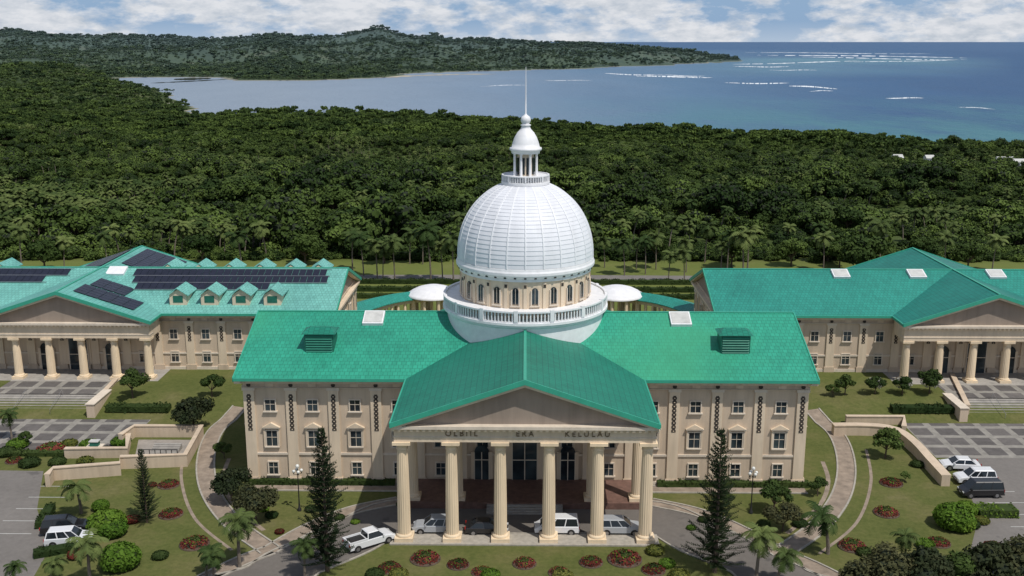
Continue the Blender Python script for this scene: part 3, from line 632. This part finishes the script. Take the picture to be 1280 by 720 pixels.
forestT=[tpl_broad(11,1300,4.2,size=.48,nl=13),tpl_broad(12,1400,4.9,size=.5,flat=.55,nl=15),tpl_broad(13,900,3.0,low=3.6,size=.45,nl=9),tpl_broad(14,1600,5.8,low=3.4,size=.52,nl=20,flat=.6),tpl_broad(15,900,3.2,low=2.2,size=.45,flat=.9,nl=10)]
farT=[tpl_broad(17,170,4.6,size=1.3,low=2.5,nl=6,limbs=False),tpl_broad(18,170,5.0,size=1.3,low=2.5,nl=7,limbs=False)]
palmF=[tpl_palm(3,8.5,15,3.0,.3),tpl_palm(4,7.5,14,2.8,.3)]
def scatter():
    pts=[]
    def zone(y0,y1,sp,s0,amin=-.58,amax=.56):
        y=y0
        while y<y1:
            n=int((amax-amin)*y/sp)+1
            x=amin*y-15+np.arange(n+6)*sp+rng.uniform(-.5,.5,n+6)*sp; yy=y+rng.uniform(-.5,.5,n+6)*sp
            q=rng.random(n+6); pts.append(np.stack([x,yy,s0*(.5+.55*q+.6*(q>.92))],-1)); y+=sp*.92
    zone(244,1500,5.2,.82); zone(1500,3300,11,1.15,-.62,-.1); zone(3200,5000,20,1.8,-.58,.22); zone(5000,7600,28,2.4,-.58,.22)
    return np.concatenate(pts)
P_=scatter(); D=landdist(P_[:,0],P_[:,1]); hz=hgt(P_[:,0],P_[:,1])
keep=(hz>-58.9)
cl=fbm(P_[:,0]/220+50,P_[:,1]/350+20,4); keep&=~((cl>.22)&(P_[:,1]>2600)&(rng.random(len(P_))<.85))
cl2=fbm(P_[:,0]/45+5,P_[:,1]/60+2,3); keep&=~((cl2>.40)&(P_[:,1]>300)&(P_[:,1]<1500)&(rng.random(len(P_))<.7))
houses=[(1212,189,7),(1252,199,10),(1268,197,8),(1160,183,6),(1237,205,7),(1120,192,6),(1196,195,5)]
HP=[(*G(u,v,-40),w) for u,v,w in houses]
for hx,hy,w in HP: keep&=~((np.abs(P_[:,0]-hx)<w+4)&(P_[:,1]>hy-75)&(P_[:,1]<hy+12))
P_=P_[keep]; hz=hz[keep]
sn=fbm(P_[:,0]/55,P_[:,1]/55+9,3); P_[:,2]*=1+.8*np.clip(sn,-.5,.6)*(P_[:,1]<1500)
kind=rng.integers(0,5,len(P_)); pcl=fbm(P_[:,0]/80,P_[:,1]/100,2)
pp=(rng.random(len(P_))<np.where(P_[:,1]<1100,.04+.45*(pcl>.25),.02))&(P_[:,1]<1500)
kind=np.where(pp,5+rng.integers(0,2,len(P_)),kind); kind=np.where(P_[:,1]>1000,7+rng.integers(0,2,len(P_)),kind)
forest=empty('forest')
def instancer(name,parent,mesh,pts,zz,tname):
    n=len(pts); a=rng.random(n)*6.283; s=pts[:,2]; Vv=np.zeros((n,4,3))
    for k in range(4):
        an=a+math.pi/4+k*math.pi/2; Vv[:,k,0]=pts[:,0]+np.cos(an)*s*.7071; Vv[:,k,1]=pts[:,1]+np.sin(an)*s*.7071; Vv[:,k,2]=zz
    me=bpy.data.meshes.new(name); me.from_pydata(Vv.reshape(-1,3).tolist(),[],[(4*i,4*i+1,4*i+2,4*i+3) for i in range(n)])
    ob=mkobj(name,me,parent); ob.instance_type='FACES'; ob.use_instance_faces_scale=True; ob.instance_faces_scale=1; ob.show_instancer_for_render=False; ob.show_instancer_for_viewport=False
    ch=mkobj(tname,mesh,ob); return ob
for k,msh in enumerate(forestT+palmF+farT):
    sel=kind==k; q=P_[sel].copy()
    if k in(5,6): q[:,2]=rng.uniform(.75,1.0,len(q))
    instancer('canopy_palms' if k in(5,6) else 'canopy_trees',forest,msh,q,hz[sel]-(1.8 if k not in(5,6) else .3),'tree')
n=1000; q=np.stack([rng.uniform(-170,170,n),rng.uniform(241,262,n),rng.uniform(.35,.75,n)],-1); instancer('undergrowth',forest,forestT[4],q,hgt(q[:,0],q[:,1])-2.0*q[:,2],'tree')
for hx,hy,w in HP:
    z=zt(hx,hy); b=MB(); b.box(-w*.6,w*.6,-4,4,-2,6.5,'white_paint'); b.ext([(-w*.65,-4.6,6.4),(-w*.65,4.6,6.4),(-w*.65,0,9)],(w*1.3,0,0),'skylight_panel')
    for k in(-.35,0,.35): b.box(w*k-.6,w*k+.6,-4.05,-3.99,3.2,5,'window_glass')
    b.obj('house',None,(hx,hy,z))
# garden trees
gT=[tpl_broad(s,2600,2.2,'leaf_garden',.2,True,1.4,11) for s in(21,22,23)]
gD=[tpl_broad(s,3200,2.3,'leaf_dark',.19,True,1.4,20) for s in(27,28)]
def put(name,me,u,v,s=1,z=None,world=None):
    x,y=world if world else G(u,v,0); z=zt(x,y) if z is None else z
    if not world and z>0.3: x,y=G(u,v,z)
    return mkobj(name,me,None,(x,y,z),rnd.random()*6.28,s)
for i,(u,v,s) in enumerate([(242,541,1.3),(165,498,1.05),(265,497,.85),(320,655,1.15),(290,628,1.05),(280,575,.6),(968,640,1.0),(978,662,.85),(1022,618,.6),(1105,570,1.05),(1055,492,.8),(1092,491,.75),(1126,491,.75),(1160,490,.95),(1040,494,.5),(30,560,.5),(410,612,.35),(230,520,.5),(1130,600,.35),(905,632,.5),(505,640,.35)]):
    put('garden_tree',gT[i%3] if i not in(0,3,4,7) else gD[i%2],u,v,s)
for i,(u,v,s) in enumerate([(1078,748,1.1),(1110,745,1.35),(1150,752,1.5),(1190,745,1.3),(1232,748,1.55),(1275,742,1.5),(1310,716,1.4),(1255,716,.8),(1130,728,.7)]): put('garden_tree',gD[i%2] if i not in(3,8) else gT[0],u,v,s)
fw=MB(); fw.leaves(leafq((0,0,2.4),(1.5,1.5,.9),420,.2),'flower_white'); fwm=fw.mesh('blossom')
for u,v in((1126,491),(1160,490),(1092,491)):
    x,y=G(u,v,1.3); mkobj('blossoming_shrub',fwm,None,(x,y,1.0),0,.85)
palmG=[tpl_palm(31,4.6,18,2.3,.14),tpl_palm(32,3.4,16,2.2,.14)]
for i,(u,v,s) in enumerate([(12,552,.75),(100,645,1.0),(300,712,1.05),(1035,690,1.15),(946,722,1.0),(972,728,.9),(382,725,.75),(258,724,.75),(112,738,1.0),(62,738,.7),(1130,705,.7),(15,735,.6),(268,735,.7)]): put('palm_tree',palmG[i%2],u,v,s)
palmR=[tpl_palm(41,10,18,3.5,.26),tpl_palm(42,8.5,17,3.4,.26),tpl_palm(43,9.2,14,3.2,.26)]
for u in list(range(440,575,14))+list(range(760,950,15)): 
    y=rnd.uniform(214,240); x=(u+rnd.uniform(-7,7)-657)*(y*CT+45*ST)/F; put('palm_tree',palmR[rnd.randint(0,2)],0,0,rnd.uniform(.7,1.2),None,(x,y))
for u in (130,300,1030,1100,1180,1240,20,75):
    y=rnd.uniform(226,238); x=(u-657)*(y*CT+45*ST)/F; put('palm_tree',palmR[rnd.randint(0,2)],0,0,rnd.uniform(.8,1.0),None,(x,y))
bigT=tpl_broad(51,3000,4.6,'leaf_forest',.42,True,2.6,13)
for u,y,s in((1075,224,1.35),(1050,234,.8),(610,225,.9),(700,228,.9),(915,234,1.0),(990,236,.9),(1150,238,.9),(1210,232,.9),(50,228,1),(380,236,1),(250,236,1),(480,238,.9),(820,240,.9)): put('broadleaf_tree',bigT,0,0,s,None,((u-657)*(y*CT+45*ST)/F,y))
pine=tpl_pine(61); pine2=tpl_pine(62)
mkobj('pine_tree',pine,None,(-19.3,92.6,0),0,1.0); mkobj('pine_tree',pine2,None,(18.6,92.8,0),2,(1,1,1.0)); x,y=G(183,656); mkobj('pine_tree',pine2,None,(x,y,0),1,(.56,.56,.57))
def bush_mesh(mat,R=1,Hh=1,n=2200,size=.12):
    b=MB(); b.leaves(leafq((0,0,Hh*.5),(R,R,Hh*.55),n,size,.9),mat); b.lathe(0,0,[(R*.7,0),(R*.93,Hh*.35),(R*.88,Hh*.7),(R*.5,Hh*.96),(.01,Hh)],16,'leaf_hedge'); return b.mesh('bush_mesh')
bb=bush_mesh('leaf_bright',1,1.15)
for u,v,s in((133,668,1.9),(140,672,1.5),(150,712,1.9),(1190,655,2.0),(1198,658,1.5),(125,640,.9),(1205,640,1.2)): put('clipped_bush',bb,u,v,s)
bg=[bush_mesh(m,1,.75,900,.15) for m in('leaf_hedge','leaf_bright','leaf_yellow','leaf_red')]
def bed_mesh():
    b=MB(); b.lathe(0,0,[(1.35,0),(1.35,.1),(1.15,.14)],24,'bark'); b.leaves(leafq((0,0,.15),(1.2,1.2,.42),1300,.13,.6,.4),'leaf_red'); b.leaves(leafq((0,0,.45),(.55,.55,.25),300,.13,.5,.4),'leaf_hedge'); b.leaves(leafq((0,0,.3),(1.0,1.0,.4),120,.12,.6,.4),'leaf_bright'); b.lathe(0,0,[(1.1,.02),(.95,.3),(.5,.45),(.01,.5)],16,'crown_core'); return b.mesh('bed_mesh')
bed=bed_mesh()
for u,v,s in((533,700,1.15),(574,707,.85),(604,716,.8),(657,705,.9),(700,716,.8),(740,703,.9),(782,699,1.3),(818,712,.9),(488,712,.9),(210,609,.95),(213,646,1.0),(243,683,1.15),(1113,602,1.0),(1107,639,1.05),(1065,681,1.1),(62,566,1.5),(15,580,.8),(1172,676,.9),(1240,680,.8)): put('flower_bed',bed,u,v,s)
for u,v,s,k in ((20,562,1.3,1),(35,585,1.2,0),(85,560,1,2),(110,562,1.2,1),(130,570,1.1,0),(150,558,1.2,1),(105,582,1,2),(70,583,1,0),(5,572,1.2,0),(1145,580,.8,0),(820,690,.9,2),(500,722,.9,2),(615,722,.9,1),(705,724,1,2),(835,706,.8,1),(470,722,.9,0),(850,722,1,2),(1000,655,.8,0),(955,655,.7,0),(340,648,.7,0),(390,640,.7,0),(1155,680,.9,1),(1080,690,.8,0),(200,700,.8,0),(190,610,.5,3),(95,700,.9,3),(165,655,.8,3),(1225,650,.8,2),(1212,655,.9,0),(425,650,.6,0),(445,655,.5,1),(330,640,.6,1),(300,648,.5,2),(350,668,.5,3),(985,640,.6,1),(880,650,.6,0),(865,660,.5,1)):
    put('shrub',bg[k],u,v,s)
def hedge(p0,p1,w,h,mat='leaf_hedge',world=False):
    a=Vector(p0 if world else G(*p0)); c=Vector(p1 if world else G(*p1)); L=(c-a).length; z=zt(*a); b=MB(); b.box(0,L,-w/2,w/2,0,h*.9,'leaf_hedge')
    n=int(L*w*18+L*h*26); n=min(n,6000)
    pts=np.stack([rng.random(n)*L,rng.uniform(-w/2,w/2,n),np.full(n,h*.95)],-1); side=rng.random(n)<.5; pts[side,1]=np.where(rng.random(side.sum())<.5,-w/2,w/2); pts[side,2]=rng.random(side.sum())*h
    pts[:,2]*=1+.25*np.sin(pts[:,0]*1.7+a.x)*np.sin(pts[:,0]*.6)
    q=leafq((0,0,0),(.1,.1,.1),n,.2)+pts[:,None,:]; b.leaves(q,mat); d=c-a
    b.obj('hedge',None,(a.x,a.y,z),math.atan2(d.y,d.x))
hedge((133,520),(212,520),1.4,.9); hedge((1112,518),(1198,518),1.4,.9); hedge((310,606),(495,606),1.0,.7); hedge((822,606),(1010,606),1.0,.7); hedge((1218,640),(1266,640),1.8,1.0,'leaf_bright')
hedge((48,665),(62,640),1,.8); hedge((40,700),(95,690),1.2,.7,'leaf_hedge')
hedge((0,572),(90,572),1.0,.6)
for y in(204,210,217): hedge((-70,y),(-13,y),1.2,1.0,'leaf_hedge',True); hedge((13,y),(120,y),1.2,1.0,'leaf_hedge',True)
b=MB(); ribbon(b,[(-140,222),(-60,222),(0,223),(60,222),(140,222)],6,.012,'parking_asphalt',False); b.obj('rear_road')
# ------------------------------------------------------------------ vehicles
def car(kind,mat,u,v,rot,name='parked_car',z=0):
    b=MB(); W=.9
    if kind=='sedan': L=2.25;belt=.92;top=1.45;g=(-1.75,-1.1,.35,1.15);hood=.85
    elif kind=='suv': L=2.3;belt=1.05;top=1.75;g=(-2.15,-1.95,.35,1.15);hood=1.0
    elif kind=='van': L=2.35;belt=1.05;top=1.9;g=(-2.28,-2.12,.95,1.75);hood=.98
    else: L=2.6;belt=1.05;top=1.7;g=(-.55,-.45,.75,1.45);hood=1.0
    gb0,gt0,gt1,gb1=g
    pr=[(-L,.32),(-L-.04,.6),(-L+.03,belt-.05),(-L+.12,belt),(gb1,belt),(L-.35,hood-.06),(L-.06,hood-.22),(L,.6),(L-.04,.32)]
    secs=[(-W,.10),(-W+.05,0.02),(-W+.2,0),(W-.2,0),(W-.05,.02),(W,.10)]
    vs=[];n=len(pr)
    for yy,ins in secs:
        for (x,zz) in pr: vs.append((x*(1-ins*.35),yy,zz-(ins*.8 if zz>.7 else -ins*.3)))
    fs=[tuple(range(n)),tuple(range(len(vs)-1,len(vs)-n-1,-1))]
    for i in range(len(secs)-1):
        for j in range(n): fs.append((i*n+j,(i+1)*n+j,(i+1)*n+(j+1)%n,i*n+(j+1)%n))
    b.add(vs,fs,mat)
    if kind=='pickup':
        b.box(-L+.15,gb0-.12,-W+.18,W-.18,belt+.002,belt+.01,'black_metal')
        for s in(-1,1): b.box(-L+.13,gb0-.02,min(s*W*.98,s*(W-.14)),max(s*W*.98,s*(W-.14)),belt-.1,belt+.16,mat)
        b.box(-L-.02,-L+.12,-W+.02,W-.02,belt-.1,belt+.16,mat)
    w0,w1=W-.07,W-.24
    b.hexa([(gb0,-w0,belt-.02),(gb1,-w0,belt-.02),(gb1,w0,belt-.02),(gb0,w0,belt-.02)],[(gt0,-w1,top-.06),(gt1,-w1,top-.06),(gt1,w1,top-.06),(gt0,w1,top-.06)],'car_glass')
    b.hexa([(gt0-.04,-w1-.03,top-.08),(gt1+.05,-w1-.03,top-.08),(gt1+.05,w1+.03,top-.08),(gt0-.04,w1+.03,top-.08)],[(gt0+.08,-w1+.07,top),(gt1-.1,-w1+.07,top),(gt1-.1,w1-.07,top),(gt0+.08,w1-.07,top)],mat)
    for s in(-1,1):
        fr=[0,1] if kind=='pickup' else ([0,.36,.7,1] if kind!='sedan' else [0,.5,1])
        for t in fr:
            xb=gb0+(gb1-gb0)*t; xt=gt0+(gt1-gt0)*t; q=.05
            b.hexa([(xb-q,s*w0-.02,belt-.02),(xb+q,s*w0-.02,belt-.02),(xb+q,s*w0+.02,belt-.02),(xb-q,s*w0+.02,belt-.02)],[(xt-q,s*w1-.02,top-.05),(xt+q,s*w1-.02,top-.05),(xt+q,s*w1+.02,top-.05),(xt-q,s*w1+.02,top-.05)],mat)
        for x in(-L+.85,L-.85):
            for r,wd,m in((.40,.012,'black_metal'),(.34,.03,'tyre'),(.2,.045,'rim')):
                b.lathe(0,0,[(r,0),(r,wd+.2)],20,m,Matrix.Translation((x,s*(W-.2),.34))@Matrix.Rotation(-s*math.pi/2,4,'X'))
        b.box(L-.14,L+.012,min(s*.5,s*.82),max(s*.5,s*.82),.62,.76,'headlight'); b.box(-L-.05,-L+.05,min(s*.62,s*.84),max(s*.62,s*.84),.7,.98,'taillight')
        b.box(gb1-.35,gb1-.2,min(s*.9,s*1.06),max(s*.9,s*1.06),belt-.02,belt+.14,mat)
    b.box(L-.08,L+.03,-.85,.85,.32,.46,'black_metal'); b.box(-L-.06,-L+.05,-.85,.85,.32,.48,'black_metal'); b.box(L-.05,L+.015,-.42,.42,.5,.66,'black_metal'); b.box(L,L+.035,-.25,.25,.48,.58,'line_paint')
    x,y=G(u,v,z); b.obj(name,None,(x,y,.02+z),rot)
car('suv','paint_silver',545,665,math.pi); car('sedan','paint_black',610,666,0); car('van','paint_white',697,665,math.pi); car('suv','paint_silver',776,665,0)
car('pickup','paint_white',463,682,math.radians(36),'pickup_truck')
car('suv','paint_black',80,668,math.radians(12)); car('suv','paint_white',86,683,math.radians(10)); car('sedan','paint_white',1197,583,math.radians(175)); car('suv','paint_white',1216,600,math.radians(180)); car('van','paint_black',1223,616,math.radians(182),'parked_van')
# ------------------------------------------------------------------ lamps
def lamp(u,v,h=5.2):
    b=MB(); b.lathe(0,0,[(.22,0),(.22,.25),(.12,.4),(.09,.9),(.07,1),(.055,h-.9),(.09,h-.85),(.04,h-.6),(.04,h-.15)],12,'black_metal')
    for i in range(4):
        a=i*math.pi/2+.4; c,s=math.cos(a),math.sin(a); b.tube((0,0,h-.95),(.42*c,.42*s,h-.8),.03,.025,5,'black_metal'); b.tube((.42*c,.42*s,h-.8),(.42*c,.42*s,h-.65),.06,.06,6,'black_metal')
        b.lathe(.42*c,.42*s,[(.04,h-.65),(.14,h-.58),(.19,h-.45),(.14,h-.32),(.02,h-.27)],12,'lamp_glass')
    b.lathe(0,0,[(.05,h-.15),(.16,h-.08),(.22,h+.08),(.15,h+.25),(.02,h+.31)],12,'lamp_glass')
    x,y=G(u,v); b.obj('street_lamp',None,(x,y,0))
lamp(375,640); lamp(939,640)
# ------------------------------------------------------------------ light, world, camera
S=Vector((.34,-.36,.87)).normalized(); el=math.asin(S.z); rot=math.atan2(S.x,S.y)
l=bpy.data.lights.new('sun','SUN'); l.energy=3.4; l.angle=math.radians(.6); l.color=(1,.95,.88); lo=bpy.data.objects.new('sun',l); scene.collection.objects.link(lo); lo.rotation_euler=S.to_track_quat('Z','Y').to_euler(); lo.location=(100,-100,300)
w=bpy.data.worlds.new('World'); scene.world=w; w.use_nodes=True; nt=w.node_tree; nt.nodes.clear()
out=nt.nodes.new('ShaderNodeOutputWorld'); bg_=nt.nodes.new('ShaderNodeBackground'); nt.links.new(bg_.outputs[0],out.inputs[0]); bg_.inputs[1].default_value=.085
sky=nt.nodes.new('ShaderNodeTexSky'); sky.sky_type='NISHITA'; sky.sun_disc=False; sky.sun_elevation=el; sky.sun_rotation=rot; sky.dust_density=.6; sky.air_density=1.0; sky.ozone_density=2
tc=nt.nodes.new('ShaderNodeTexCoord'); mp=nt.nodes.new('ShaderNodeMapping'); mp.inputs['Scale'].default_value=(1,1,2.6); nt.links.new(tc.outputs['Generated'],mp.inputs[0])
n1=noise(nt,mp.outputs[0],15,9,.6); n2=noise(nt,mp.outputs[0],45,5,.6)
mask=ramp(nt,n1,[(.41,0.),(.54,1.)]); sh=ramp(nt,n2,[(.3,(5.9,6.5,7.3)),(.6,(9.2,9.3,9.6))])
sp_=nt.nodes.new('ShaderNodeSeparateXYZ'); nt.links.new(tc.outputs['Generated'],sp_.inputs[0])
basec=mix(nt,.85,sky.outputs[0],(2.9,4.7,7.4))
basec=mix(nt,mrange(nt,sp_.outputs[2],.0,.018,.6,0.),basec,(6.3,7.3,8.5))
basec=mix(nt,mrange(nt,sp_.outputs[2],.03,.3),basec,sky.outputs[0])
nt.links.new(mix(nt,mth(nt,'MULTIPLY',mask,mrange(nt,sp_.outputs[2],.12,.4,.92,.35)),basec,sh),bg_.inputs[0])
cam=bpy.data.cameras.new('camera'); cam.sensor_width=36; cam.lens=36*F/1280; cam.clip_start=1; cam.clip_end=600000
co=bpy.data.objects.new('camera',cam); scene.collection.objects.link(co); co.location=(0,0,H); co.rotation_euler=(math.pi/2-TH,0,math.radians(.75)); scene.camera=co
scene.view_settings.view_transform='Standard'; scene.view_settings.look='None'; scene.view_settings.exposure=0
